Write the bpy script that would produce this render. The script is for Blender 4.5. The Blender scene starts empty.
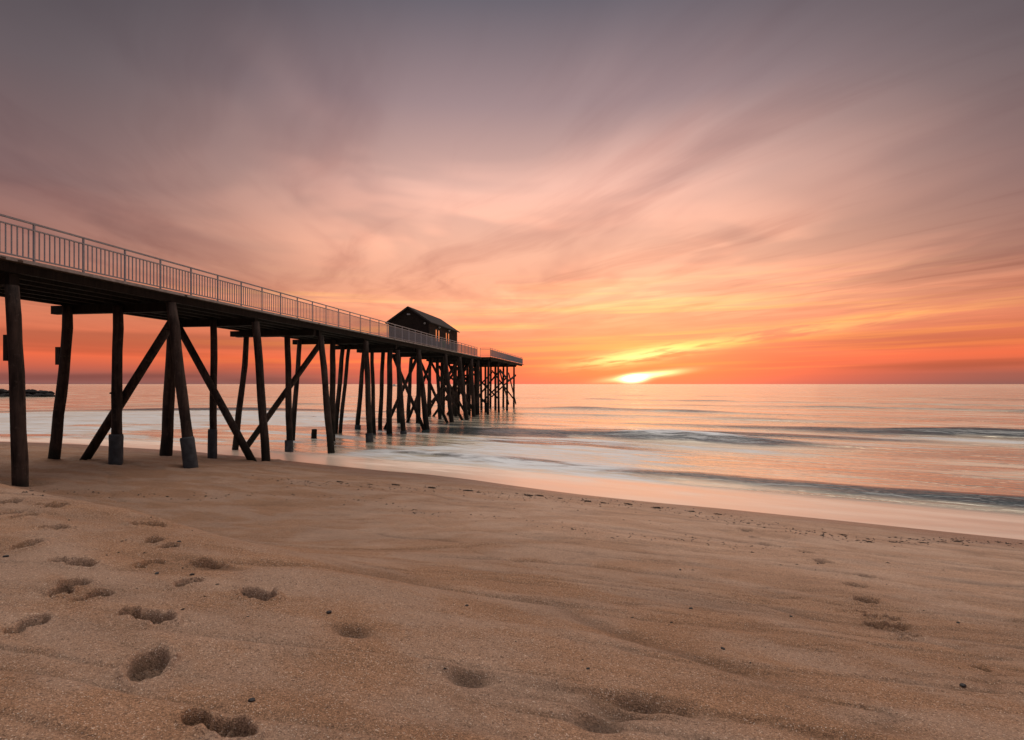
import bpy, math, random
import numpy as np
from mathutils import Vector

R = math.radians
random.seed(7)
rng = np.random.default_rng(11)
scn = bpy.context.scene
COL = scn.collection

# ------------------------------------------------------------------ camera
F = 570.0                       # focal length in pixels of a 1024 px wide frame
EYE = 3.75                      # eye above the sea
HOR = 384.0                     # row of the horizon
cam_d = bpy.data.cameras.new('camera')
cam_d.sensor_width = 36.0
cam_d.lens = 36.0 * F / 1024.0
cam_d.shift_y = 14.0 / 1024.0
cam_d.clip_start = 0.05
cam_d.clip_end = 30000.0
cam = bpy.data.objects.new('camera', cam_d)
cam.location = (0, 0, EYE)
cam.rotation_euler = (R(90), 0, 0)
COL.objects.link(cam)
scn.camera = cam

SUN_AZ, SUN_EL = 12.2, 2.4

# ------------------------------------------------------------------ node helpers
class G:
    """small expression builder over a node tree"""
    def __init__(s, nt): s.nt = nt
    def new(s, t): return s.nt.nodes.new(t)
    def put(s, sock, v):
        if isinstance(v, X): v = v.o
        if hasattr(v, 'is_output'): s.nt.links.new(v, sock)
        elif isinstance(v, (tuple, list)):
            n = len(sock.default_value); v = tuple(v)
            sock.default_value = (v + (1.0,))[:n] if len(v) < n else v[:n]
        else: sock.default_value = v
    def math(s, op, *a):
        n = s.new('ShaderNodeMath'); n.operation = op
        for i, v in enumerate(a): s.put(n.inputs[i], v)
        return X(s, n.outputs[0])
    def sm(s, v, lo, hi, a=0.0, b=1.0, kind='SMOOTHSTEP'):
        n = s.new('ShaderNodeMapRange'); n.interpolation_type = kind
        for i, q in enumerate((v, lo, hi, a, b)): s.put(n.inputs[i], q)
        return X(s, n.outputs[0])
    def ramp(s, f, stops, interp='LINEAR'):
        n = s.new('ShaderNodeValToRGB'); n.color_ramp.interpolation = interp
        el = n.color_ramp.elements
        while len(el) > 1: el.remove(el[-1])
        el[0].position = stops[0][0]; el[0].color = tuple(stops[0][1]) + (1,)
        for p, c in stops[1:]:
            e = el.new(p); e.color = tuple(c) + (1,)
        s.put(n.inputs[0], f)
        return X(s, n.outputs[0])
    def mix(s, f, a, b, op='MIX'):
        n = s.new('ShaderNodeMix'); n.data_type = 'RGBA'; n.blend_type = op
        n.clamp_factor = True
        s.put(n.inputs[0], f); s.put(n.inputs[6], a); s.put(n.inputs[7], b)
        return X(s, n.outputs[2])
    def vec(s, x, y, z=0.0):
        n = s.new('ShaderNodeCombineXYZ')
        for i, v in enumerate((x, y, z)): s.put(n.inputs[i], v)
        return X(s, n.outputs[0])
    def sep(s, v):
        n = s.new('ShaderNodeSeparateXYZ'); s.put(n.inputs[0], v)
        return [X(s, o) for o in n.outputs]
    def noise(s, v, scale=1.0, detail=3.0, rough=0.5, dist=0.0, col=False):
        n = s.new('ShaderNodeTexNoise')
        s.put(n.inputs['Vector'], v); n.inputs['Scale'].default_value = scale
        n.inputs['Detail'].default_value = detail; n.inputs['Roughness'].default_value = rough
        n.inputs['Distortion'].default_value = dist
        return X(s, n.outputs[1 if col else 0])
    def voro(s, v, scale, col=True):
        n = s.new('ShaderNodeTexVoronoi'); s.put(n.inputs['Vector'], v)
        n.inputs['Scale'].default_value = scale
        return X(s, n.outputs['Color']), X(s, n.outputs['Distance'])
    def attr(s, name):
        n = s.new('ShaderNodeAttribute'); n.attribute_name = name
        return X(s, n.outputs['Fac'])
    def bump(s, h, strength, dist):
        n = s.new('ShaderNodeBump'); s.put(n.inputs['Height'], h)
        s.put(n.inputs['Strength'], strength); s.put(n.inputs['Distance'], dist)
        return X(s, n.outputs[0])
class X:
    def __init__(s, g, o): s.g, s.o = g, o
    def __add__(s, b): return s.g.math('ADD', s, b)
    __radd__ = __add__
    def __sub__(s, b): return s.g.math('SUBTRACT', s, b)
    def __rsub__(s, b): return s.g.math('SUBTRACT', b, s)
    def __mul__(s, b): return s.g.math('MULTIPLY', s, b)
    __rmul__ = __mul__
    def __truediv__(s, b): return s.g.math('DIVIDE', s, b)

def lin(c):
    return tuple((v / 255.0 / 12.92) if v / 255.0 <= 0.04045 else ((v / 255.0 + 0.055) / 1.055) ** 2.4 for v in c)

# ------------------------------------------------------------------ world: sunrise sky with wind-drawn cloud
world = bpy.data.worlds.new('World'); scn.world = world
world.use_nodes = True
nt = world.node_tree; nt.nodes.clear(); g = G(nt)
tc = g.new('ShaderNodeTexCoord')
dx, dy, dz = g.sep(tc.outputs['Generated'])
EL = g.math('ARCSINE', dz) * (180 / math.pi)
AZ = g.math('ARCTAN2', dx, dy) * (180 / math.pi)
ELp = g.math('MAXIMUM', EL, 0.0)
# wind-drawn high cloud projected on a flat layer, streaks running out towards the sunrise
dq = dz - 0.065
pz = g.math('SQRT', dq * dq + 0.0016) * 0.5 + dq * 0.5 + 0.012
a0 = R(-2.5)
px, py = dx / pz, dy / pz
across = px * math.cos(a0) - py * math.sin(a0)
along = py * math.cos(a0) + px * math.sin(a0)
wv = g.noise(g.vec(across * 0.5, along * 0.22, 3.0), 1.0, 2.0, 0.5)
across_w = across + (wv - 0.5) * 1.1
st1 = g.noise(g.vec(across_w * 0.80, along * 0.15, 1.7), 1.0, 4.0, 0.55, 0.15)
a1 = R(-24.0)
ac1 = px * math.cos(a1) - py * math.sin(a1) + (wv - 0.5) * 1.4
al1 = py * math.cos(a1) + px * math.sin(a1)
st2 = g.noise(g.vec(ac1 * 1.25, al1 * 0.20, 8.1), 1.0, 5.0, 0.60, 0.25)
st3 = g.noise(g.vec(across * 0.55, along * 0.35, 4.4), 1.0, 3.0, 0.55, 0.6)
band = g.noise(g.vec(AZ * 0.022, ELp * 0.42, 5.0), 1.0, 3.0, 0.55, 0.3)
band2 = g.noise(g.vec(AZ * 0.035, (ELp - AZ * 0.02) * 1.3, 2.0), 1.0, 3.0, 0.6)
fE = g.math('POWER', ELp / 90.0, 0.5)
def st(e, c, k=1.0):
    c = lin(c)
    return (math.sqrt(e / 90.0), tuple(v * k for v in c))
sunward = g.ramp(fE, [st(0, (214, 98, 92)), st(1.0, (245, 100, 80)), st(2.2, (247, 108, 84)), st(4.2, (247, 134, 100)),
                      st(8, (248, 168, 130)), st(13, (232, 172, 146)), st(19, (206, 163, 151)),
                      st(26, (152, 128, 130)), st(34, (98, 92, 101)), st(48, (140, 138, 146)),
                      st(90, (150, 148, 156))])
side = g.ramp(fE, [st(0, (122, 84, 82)), st(0.8, (150, 84, 76)), st(2.4, (222, 98, 66)), st(4.2, (206, 106, 76)),
                   st(6.5, (196, 116, 88)), st(10, (152, 105, 93)), st(16, (122, 94, 93)),
                   st(24, (96, 84, 88)), st(34, (60, 60, 67)), st(48, (120, 120, 128)),
                   st(90, (150, 148, 156))])
cA = g.sm(ELp, 2.0, 14.0, 9.0, 3.5)
dA = g.math('ABSOLUTE', AZ - cA)
fs = g.sm(dA, 7.0, g.sm(ELp, 0.5, 8.0, 34.0, 46.0))
base = g.mix(fs, sunward, side)
# rear half of the sky: the dull blue-mauve of a dawn with cloud cover
fb = g.sm(dA, 70.0, 120.0)
base = g.mix(fb, base, lin((118, 112, 124)))
# dark and light cloud streaks
hi = g.sm(ELp, 2.5, 10.0)
hi2 = g.sm(ELp, 36.0, 14.0, 0.60, 1.0)
dark = g.sm(st1, 0.44, 0.66) * hi * hi2 * 0.44
base = g.mix(dark, base, g.mix(1.0, base, (0.60, 0.50, 0.56), 'MULTIPLY'))
d2 = g.sm(st2, 0.46, 0.70) * hi * hi2 * 0.55
base = g.mix(d2, base, g.mix(1.0, base, (0.70, 0.60, 0.62), 'MULTIPLY'))
l1 = g.sm(st3, 0.45, 0.65) * hi * (1.0 - fb)
base = g.mix(l1 * (1.0 - fs * 0.5) * g.sm(ELp, 38.0, 20.0) * 0.8, base, g.mix(1.0, base, (1.38, 1.30, 1.22), 'MULTIPLY'))
low = g.sm(ELp, 9.0, 3.0)
db = g.sm(band, 0.48, 0.66) * low * g.sm(dA, 6.0, 26.0)
base = g.mix(db * 0.68, base, g.mix(1.0, base, (0.58, 0.60, 0.66), 'MULTIPLY'))
lb = g.sm(band2, 0.46, 0.66) * g.sm(ELp, 12.0, 5.0) * g.sm(ELp, 0.3, 1.6) * g.sm(dA, 50.0, 22.0)
base = g.mix(lb * 0.85, base, g.mix(1.0, base, (1.22, 1.45, 0.95), 'MULTIPLY'))
# the sun breaking through low cloud
a = AZ - SUN_AZ
def gauss(u, v):
    return g.math('EXPONENT', (u * u + v * v) * -1.0)
def add(c, f, col):
    return g.mix(1.0, c, g.mix(1.0, g.vec(f, f, f), col, 'MULTIPLY'), 'ADD')
rag = g.noise(g.vec(AZ * 0.22, (ELp - AZ * 0.12) * 1.9, 9.0), 1.0, 4.0, 0.6)
ragw = (rag - 0.5) * 0.9
glow = gauss(a / 11.0, (ELp - 2.5) / 3.6)
base = add(base, glow, (0.14, 0.045, 0.0))
up = gauss((a - 0.2) / 5.6, (ELp - 2.75 - a * 0.14 + ragw) / 0.62) * g.sm(rag, 0.30, 0.55)
base = add(base, up, (0.55, 0.62, 0.20))
up2 = gauss((a - 11.0) / 12.0, (ELp - 4.4 - (a - 11.0) * 0.11 + ragw * 0.8) / 0.55) * g.sm(rag, 0.35, 0.6)
base = add(base, up2, (0.25, 0.22, 0.03))
wing = gauss((a - 0.9) / 3.0, (ELp - 0.72 - a * 0.12 + ragw * 0.35) / 0.27)
base = add(base, wing, (1.5, 1.3, 0.55))
core = gauss((a + 0.1) / 1.0, (ELp - 0.55 - a * 0.08) / 0.33)
base = add(base, core, (4.0, 3.4, 1.8))
# extra brightness added to the unseen upper sky, seaward side, to light the sand
zen = g.sm(EL, 35.0, 60.0) * g.sm(dy, -0.65, 0.45)
base = add(base, zen, (1.80, 1.52, 1.32))
sky = g.new('ShaderNodeTexSky'); sky.sky_type = 'NISHITA'; sky.sun_disc = False
sky.sun_elevation = R(SUN_EL); sky.sun_rotation = R(SUN_AZ)
nsk = g.mix(1.0, sky.outputs[0], (0.006, 0.006, 0.006), 'MULTIPLY')
base = g.mix(1.0, base, nsk, 'ADD')
bg = g.new('ShaderNodeBackground'); g.put(bg.inputs[0], base); bg.inputs[1].default_value = 1.0
wo = g.new('ShaderNodeOutputWorld'); nt.links.new(bg.outputs[0], wo.inputs[0])

# ------------------------------------------------------------------ sun lamp
sd = bpy.data.lights.new('sun', 'SUN'); sd.energy = 0.03; sd.angle = R(32); sd.color = (1.0, 0.55, 0.28)
so = bpy.data.objects.new('sun', sd); COL.objects.link(so)
sdir = Vector((math.sin(R(SUN_AZ)) * math.cos(R(SUN_EL)), math.cos(R(SUN_AZ)) * math.cos(R(SUN_EL)), math.sin(R(SUN_EL))))
so.rotation_euler = (-sdir).to_track_quat('-Z', 'Y').to_euler()
so.location = sdir * 60

scn.view_settings.view_transform = 'Standard'
scn.view_settings.look = 'None'
scn.view_settings.exposure = 0.22
scn.view_settings.gamma = 1.0
scn.view_settings.use_curve_mapping = False
scn.cycles.use_denoising = True
scn.cycles.max_bounces = 6

# ------------------------------------------------------------------ numpy noise
def vnoise(x, y, seed=0):
    xi = np.floor(x).astype(np.int64); yi = np.floor(y).astype(np.int64)
    fx = x - xi; fy = y - yi
    fx = fx * fx * fx * (fx * (fx * 6 - 15) + 10); fy = fy * fy * fy * (fy * (fy * 6 - 15) + 10)
    def h(i, j):
        n = (i * 374761393 + j * 668265263 + seed * 974634777) & 0xFFFFFFFF
        n = ((n ^ (n >> 13)) * 1274126177) & 0xFFFFFFFF
        return ((n ^ (n >> 16)) & 0xFFFF) / 65535.0
    a = h(xi, yi); b = h(xi + 1, yi); c = h(xi, yi + 1); d = h(xi + 1, yi + 1)
    return (a + (b - a) * fx) * (1 - fy) + (c + (d - c) * fx) * fy - 0.5
def fbm(x, y, oct=4, seed=0, gain=0.5):
    s = 0; k = 1.0
    for i in range(oct):
        s = s + k * vnoise(x * 2 ** i + 17.3 * i, y * 2 ** i + 9.1 * i, seed + i)
        k *= gain
    return s
def sstep(x, lo, hi):
    t = np.clip((x - lo) / (hi - lo), 0, 1)
    return t * t * (3 - 2 * t)

# ------------------------------------------------------------------ shore frame
NX, NY = 0.5, 0.866                       # seaward normal of the shoreline
def shore(x, y):
    d = NX * x + NY * y
    t = NY * x - NX * y
    d = d + 0.008 * np.maximum(0, -x - 12) ** 2 * (np.maximum(0, -x - 12) < 60) + \
        np.where(np.maximum(0, -x - 12) >= 60, 28.8, 0)
    return d, t
def profile(pts):
    p = np.array(pts); xs = np.linspace(-40, 400, 8801)
    ys = np.interp(xs, p[:, 0], p[:, 1])
    k = np.hanning(21); k /= k.sum()
    pad = np.pad(ys, 10, mode='edge')
    return xs, np.convolve(pad, k, mode='valid')
PA = profile([(-40, 2.55), (1.8, 2.42), (3.4, 2.38), (4.3, 1.72), (6.2, 1.06), (11.5, 0.82), (15.4, 0.37), (18.3, 0.10), (24, -0.45), (40, -1.6), (400, -6)])
PB = profile([(-40, 2.6), (0.8, 2.43), (3.0, 2.22), (6.0, 1.66), (12, 0.88), (17.4, 0.10), (21.4, -0.45), (38, -1.6), (400, -6)])
def base_h(x, y):
    d, t = shore(x, y)
    zA = np.interp(d, *PA); zB = np.interp(d, *PB)
    w = sstep(x - 0.12 * y, -6.5, 0.5)
    z = zA * (1 - w) + zB * w
    amp = sstep(d, 20.5, 16.0)
    z = z + 0.10 * fbm(t * 0.10 + 3, d * 0.16, 2, 3) * amp * sstep(d, 1, 8)
    return z
def ray(px, py):
    return (px - 512.0) / F, 1.0, (HOR - py) / F
def on_sand(px, py):
    dx_, dy_, dz_ = ray(px, py)
    lo = 0.5
    for Z in np.geomspace(0.8, 80, 4000):
        if EYE + dz_ * Z <= float(base_h(np.array(dx_ * Z), np.array(Z))):
            break
    return dx_ * Z, Z

# ------------------------------------------------------------------ object helpers
def link(name, me, mat, parent=None, loc=(0, 0, 0)):
    o = bpy.data.objects.new(name, me)
    if mat is not None and not me.materials: me.materials.append(mat)
    o.location = loc
    COL.objects.link(o)
    if parent is not None: o.parent = parent
    return o
def tag(o, label=None, cat=None, group=None, kind=None):
    if label: o['label'] = label
    if cat: o['category'] = cat
    if group: o['group'] = group
    if kind: o['kind'] = kind
    return o
def empty(name, loc):
    o = bpy.data.objects.new(name, None); o.empty_display_size = 0.2
    o.location = loc; COL.objects.link(o); return o
class MB:
    def __init__(s): s.v = []; s.f = []
    def add(s, vs, fs):
        b = len(s.v); s.v += [tuple(q) for q in vs]; s.f += [tuple(i + b for i in f) for f in fs]
    def box(s, c, ax, ay, az, hx, hy, hz):
        c = Vector(c); ax, ay, az = Vector(ax) * hx, Vector(ay) * hy, Vector(az) * hz
        vs = [c + ax * i + ay * j + az * k for i in (-1, 1) for j in (-1, 1) for k in (-1, 1)]
        s.add(vs, [(0, 1, 3, 2), (4, 6, 7, 5), (0, 4, 5, 1), (2, 3, 7, 6), (0, 2, 6, 4), (1, 5, 7, 3)])
    def bar(s, p, q, w, h, up=(0, 0, 1)):
        p, q = Vector(p), Vector(q); d = q - p; L = d.length; d.normalize()
        sx = d.cross(Vector(up)); sx.normalize(); u2 = sx.cross(d)
        s.box((p + q) / 2, d, sx, u2, L / 2, w / 2, h / 2)
    def tube(s, pts, rad, n=12, rough=0.0, cap=True):
        pts = [Vector(p) for p in pts]; m = len(pts); vs = []
        for i, p in enumerate(pts):
            d = (pts[min(i + 1, m - 1)] - pts[max(i - 1, 0)]).normalized()
            ref = Vector((1, 0, 0)) if abs(d.x) < 0.9 else Vector((0, 1, 0))
            e1 = d.cross(ref).normalized(); e2 = d.cross(e1)
            for k in range(n):
                an = 2 * math.pi * k / n
                r = rad[i] * (1 + rough * (random.random() - 0.5))
                vs.append(p + e1 * math.cos(an) * r + e2 * math.sin(an) * r)
        fs = []
        for i in range(m - 1):
            for k in range(n):
                fs.append((i * n + k, i * n + (k + 1) % n, (i + 1) * n + (k + 1) % n, (i + 1) * n + k))
        if cap:
            fs.append(tuple(range(n))[::-1]); fs.append(tuple((m - 1) * n + k for k in range(n)))
        s.add(vs, fs)
    def mesh(s, name, off=(0, 0, 0), smooth=False):
        me = bpy.data.meshes.new(name)
        me.from_pydata([(a - off[0], b - off[1], c - off[2]) for a, b, c in s.v], [], s.f)
        me.update()
        import bmesh
        bm = bmesh.new(); bm.from_mesh(me); bmesh.ops.recalc_face_normals(bm, faces=bm.faces); bm.to_mesh(me); bm.free()
        if smooth:
            for p in me.polygons: p.use_smooth = True
        return me
def grid_mesh(name, P, nr, nc):
    """P: (nr*nc,3)"""
    me = bpy.data.meshes.new(name)
    i = np.arange(nr - 1)[:, None] * nc; j = np.arange(nc - 1)[None, :]
    a = (i + j).ravel()
    q = np.stack([a, a + 1, a + 1 + nc, a + nc], 1).astype(np.int32)
    me.vertices.add(len(P)); me.vertices.foreach_set('co', P.astype(np.float32).ravel())
    me.loops.add(q.size); me.loops.foreach_set('vertex_index', q.ravel())
    me.polygons.add(len(q)); me.polygons.foreach_set('loop_start', (np.arange(len(q)) * 4).astype(np.int32))
    me.polygons.foreach_set('use_smooth', np.ones(len(q), dtype=bool))
    me.update(calc_edges=True)
    return me
def fattr(me, name, v):
    at = me.attributes.new(name, 'FLOAT', 'POINT'); at.data.foreach_set('value', v.astype(np.float32))

# ------------------------------------------------------------------ materials
def new_mat(name):
    m = bpy.data.materials.new(name); m.use_nodes = True
    nt = m.node_tree; b = nt.nodes['Principled BSDF']
    return m, G(nt), b
def pos(g):
    n = g.new('ShaderNodeNewGeometry'); return X(g, n.outputs['Position'])
def objco(g):
    n = g.new('ShaderNodeTexCoord'); return X(g, n.outputs['Object'])

def mat_sand():
    m, g, b = new_mat('beach_sand')
    p = pos(g); x, y, z = g.sep(p)
    wet = g.attr('wet'); damp_shade = g.attr('damp_shade')
    d = x * NX + y * NY; t = x * NY - y * NX
    # drifts of fine pale sand over coarser orange grit, drawn out along the slope
    dr = g.noise(g.vec(t * 0.42 + d * 0.25, d * 1.05 - t * 0.30, 0.0), 1.0, 4.0, 0.6, 0.5)
    dr2 = g.noise(g.vec(t * 1.6, d * 2.6, 4.0), 1.0, 4.0, 0.65)
    f = g.sm(dr + (dr2 - 0.5) * 0.35, 0.40, 0.62)
    c = g.mix(f, (0.330, 0.190, 0.108), (0.375, 0.250, 0.170))
    fine = g.attr('fine')
    c = g.mix(fine * 0.9, c, g.mix(f, (0.46, 0.300, 0.198), (0.51, 0.355, 0.250)))
    gc, gd = g.voro(p, 210.0)
    gr = g.sep(gc)[0]
    gc2, gd2 = g.voro(p, 95.0)
    g2 = g.sep(gc2)[1]
    k = g.sm(gr, 0.0, 1.0, 0.55, 1.5, 'LINEAR')
    c = g.mix(1.0 - f * 0.35, c, g.mix(1.0, c, g.vec(k, k, k), 'MULTIPLY'))
    k2 = g.sm(g2, 0.0, 1.0, 0.80, 1.2, 'LINEAR')
    c = g.mix(0.8, c, g.mix(1.0, c, g.vec(k2, k2, k2), 'MULTIPLY'))
    c = g.mix(g.sm(gr, 0.965, 0.975) * 0.8, c, (0.72, 0.60, 0.48))
    c = g.mix(g.sm(g2, 0.03, 0.02) * 0.5, c, (0.12, 0.07, 0.05))
    blot = g.noise(g.vec(t * 0.9, d * 1.5, 9.0), 1.0, 5.0, 0.65)
    kb = g.sm(blot, 0.3, 0.7, 0.86, 1.12, 'LINEAR')
    c = g.mix(1.0, c, g.vec(kb, kb, kb), 'MULTIPLY')
    c = g.mix(damp_shade * 0.85, c, g.mix(1.0, c, (0.20, 0.20, 0.21), 'MULTIPLY'))  # damp and coarse sand, plus shade painted into prints and dips
    c = g.mix(wet, c, g.mix(1.0, c, (0.60, 0.56, 0.55), 'MULTIPLY'))
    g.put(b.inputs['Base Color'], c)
    g.put(b.inputs['Roughness'], g.sm(wet, 0.2, 1.0, 0.92, 0.40, 'LINEAR') - fine * (1.0 - wet) * 0.22)
    b.inputs['Specular IOR Level'].default_value = 0.3
    n1 = g.noise(p, 38.0, 5.0, 0.65)
    n2 = g.noise(p, 9.0, 4.0, 0.6)
    h = n1 * 0.006 + gd * 0.006 + n2 * 0.012 + gd2 * 0.004
    g.put(b.inputs['Normal'], g.bump(h, 0.9, 1.0))
    return m

def mat_sea():
    m, g, b = new_mat('sea_water')
    d = g.attr('shore_d'); t = g.attr('shore_t'); foam = g.attr('foam'); swash = g.attr('swash')
    wd = g.noise(g.vec(t * 0.05, d * 0.10, 2.0), 1.0, 2.0, 0.5)
    dw = d + (wd - 0.5) * 3.0
    s1 = g.noise(g.vec(t * 0.16, dw * 0.85, 0.0), 1.0, 5.0, 0.62, 0.4)
    s2 = g.noise(g.vec(t * 0.45, dw * 2.6, 5.0), 1.0, 4.0, 0.6)
    s3 = g.noise(g.vec(t * 0.42, dw * 2.2, 3.0), 1.0, 5.0, 0.62, 0.9)
    ff = g.sm(s1 * 1.2 + s2 * 0.5 + s3 * 0.8 - 0.75 + (foam - 0.5) * 1.0, 0.34, 0.78) * g.sm(foam, 0.0, 0.14)
    ff = ff * g.sm(s3 * 0.6 + s1 * 0.4, 0.36, 0.58, 0.30, 1.0)
    water = (0.085, 0.110, 0.110)
    fc = (0.76, 0.83, 0.83)
    face0 = g.attr('face')
    c = g.mix(ff * 0.9, g.mix(face0, water, (0.028, 0.050, 0.050)), fc)
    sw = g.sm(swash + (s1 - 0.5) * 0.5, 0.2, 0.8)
    c = g.mix(sw * 0.9, c, (0.98, 0.78, 0.60))  # pink of the reflected sky painted into the swash colour
    g.put(b.inputs['Base Color'], c)
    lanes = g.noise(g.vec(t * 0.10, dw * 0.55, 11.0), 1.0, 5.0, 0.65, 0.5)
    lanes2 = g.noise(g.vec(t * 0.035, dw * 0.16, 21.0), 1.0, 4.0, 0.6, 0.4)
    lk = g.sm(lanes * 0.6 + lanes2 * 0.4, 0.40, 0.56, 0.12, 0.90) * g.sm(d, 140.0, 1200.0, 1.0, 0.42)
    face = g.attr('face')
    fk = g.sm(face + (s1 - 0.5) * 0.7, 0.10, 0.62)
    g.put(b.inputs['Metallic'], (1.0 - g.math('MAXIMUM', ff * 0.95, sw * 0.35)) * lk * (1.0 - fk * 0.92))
    c = g.mix((1.0 - g.math('MAXIMUM', ff, sw)) * (1.0 - fk) * 0.9, c, (1.0, 0.93, 0.70))  # gold of the sky's reflection painted in as a water tint
    g.put(b.inputs['Base Color'], c)
    r = g.mix(g.math('MAXIMUM', ff * 0.8, sw * 0.35), (0.19, 0.19, 0.19), (0.60, 0.60, 0.60))
    g.put(b.inputs['Roughness'], r)
    b.inputs['IOR'].default_value = 1.9
    b.inputs['Specular IOR Level'].default_value = 0.5
    f1 = g.noise(g.vec(t * 0.35, d * 1.5, 0.0), 1.0, 4.0, 0.6, 0.3)
    f2 = g.noise(g.vec(t * 0.05, d * 0.22, 7.0), 1.0, 4.0, 0.6)
    far = g.sm(d, 30.0, 400.0)
    h = f1 * 0.20 * (1.0 - sw * 0.85) + f2 * 0.9 * g.sm(d, 24.0, 50.0)
    g.put(b.inputs['Normal'], g.bump(h, 0.75, 1.0))
    return m

def mat_wood(name, c1, c2, rough=0.85, wetz=None):
    m, g, b = new_mat(name)
    p = pos(g); x, y, z = g.sep(p)
    n = g.noise(g.vec(x * 9.0, y * 9.0, z * 0.8), 1.0, 5.0, 0.65)
    n2 = g.noise(p, 1.3, 4.0, 0.6)
    c = g.mix(g.sm(n * 0.6 + n2 * 0.4, 0.35, 0.68), c1, c2)
    sp = g.noise(p, 7.0, 5.0, 0.7)
    if wetz is not None: c = g.mix(g.sm(sp, 0.56, 0.70) * 0.45, c, (0.125, 0.098, 0.080))
    if wetz is not None:     # weed and wet wood up to the tide mark
        e = z + (n2 - 0.5) * 0.9
        c = g.mix(g.sm(e, wetz, wetz - 0.5) * 0.75, c, (0.013, 0.014, 0.010))
    g.put(b.inputs['Base Color'], c)
    b.inputs['Roughness'].default_value = rough
    b.inputs['Specular IOR Level'].default_value = 0.25
    g.put(b.inputs['Normal'], g.bump(n, 0.6, 0.03))
    return m
def mat_plain(name, c, rough=0.6, metal=0.0, var=0.25, scale=6.0, spec=0.4):
    m, g, b = new_mat(name)
    n = g.noise(objco(g), scale, 4.0, 0.6)
    k = g.sm(n, 0.3, 0.7, 1.0 - var, 1.0 + var, 'LINEAR')
    g.put(b.inputs['Base Color'], g.mix(1.0, c, g.vec(k, k, k), 'MULTIPLY'))
    b.inputs['Roughness'].default_value = rough; b.inputs['Metallic'].default_value = metal
    b.inputs['Specular IOR Level'].default_value = spec
    g.put(b.inputs['Normal'], g.bump(n, 0.25, 0.02))
    return m
def mat_shingle():
    m, g, b = new_mat('cedar_shingle')
    p = objco(g)
    br = g.new('ShaderNodeTexBrick'); x, y, z = g.sep(p)
    g.put(br.inputs['Vector'], g.vec(x + y, z, 0.0))
    br.inputs['Scale'].default_value = 4.0
    br.inputs['Color1'].default_value = (0.050, 0.034, 0.026, 1); br.inputs['Color2'].default_value = (0.030, 0.021, 0.017, 1)
    br.inputs['Mortar'].default_value = (0.010, 0.008, 0.007, 1); br.inputs['Mortar Size'].default_value = 0.03
    g.put(b.inputs['Base Color'], X(g, br.outputs[0])); b.inputs['Roughness'].default_value = 0.9
    b.inputs['Specular IOR Level'].default_value = 0.15
    g.put(b.inputs['Normal'], g.bump(X(g, br.outputs[1]) * -1.0, 0.5, 0.02))
    return m
M = {}
M['sand'] = mat_sand(); M['sea'] = mat_sea()
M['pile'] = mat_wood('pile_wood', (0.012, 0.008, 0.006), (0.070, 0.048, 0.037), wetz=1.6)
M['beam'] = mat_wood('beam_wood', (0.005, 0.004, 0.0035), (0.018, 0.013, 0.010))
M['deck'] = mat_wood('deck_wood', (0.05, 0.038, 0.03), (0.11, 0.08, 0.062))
M['edge'] = mat_plain('pale_edge_board', (0.30, 0.27, 0.25), 0.8)
M['concrete'] = mat_plain('pile_concrete', (0.050, 0.056, 0.060), 0.9, var=0.4, scale=4.0)
M['rail'] = mat_plain('grey_railing_metal', (0.30, 0.295, 0.31), 0.5, 0.0, 0.1)
M['shingle'] = mat_shingle()
M['roof'] = mat_plain('roof_felt', (0.007, 0.0055, 0.005), 0.9, var=0.4)
M['trim'] = mat_plain('dark_trim', (0.03, 0.023, 0.02), 0.8)
M['glass'] = mat_plain('window_glass', (0.52, 0.36, 0.29), 0.04, 1.0, 0.02)
M['lamp'] = mat_plain('white_lamp_housing', (0.40, 0.39, 0.38), 0.5)
M['green'] = mat_plain('green_plastic', (0.05, 0.16, 0.05), 0.5)
M['rock'] = mat_plain('jetty_rock', (0.010, 0.009, 0.009), 0.9, var=0.4, scale=1.0)
M['pebble'] = mat_plain('dark_pebble', (0.020, 0.018, 0.018), 0.6, var=0.4, scale=30)
M['weed'] = mat_plain('dry_seaweed', (0.026, 0.020, 0.017), 0.85, var=0.5, scale=30)
M['hull'] = mat_plain('boat_paint', (0.6, 0.58, 0.56), 0.5)

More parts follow.
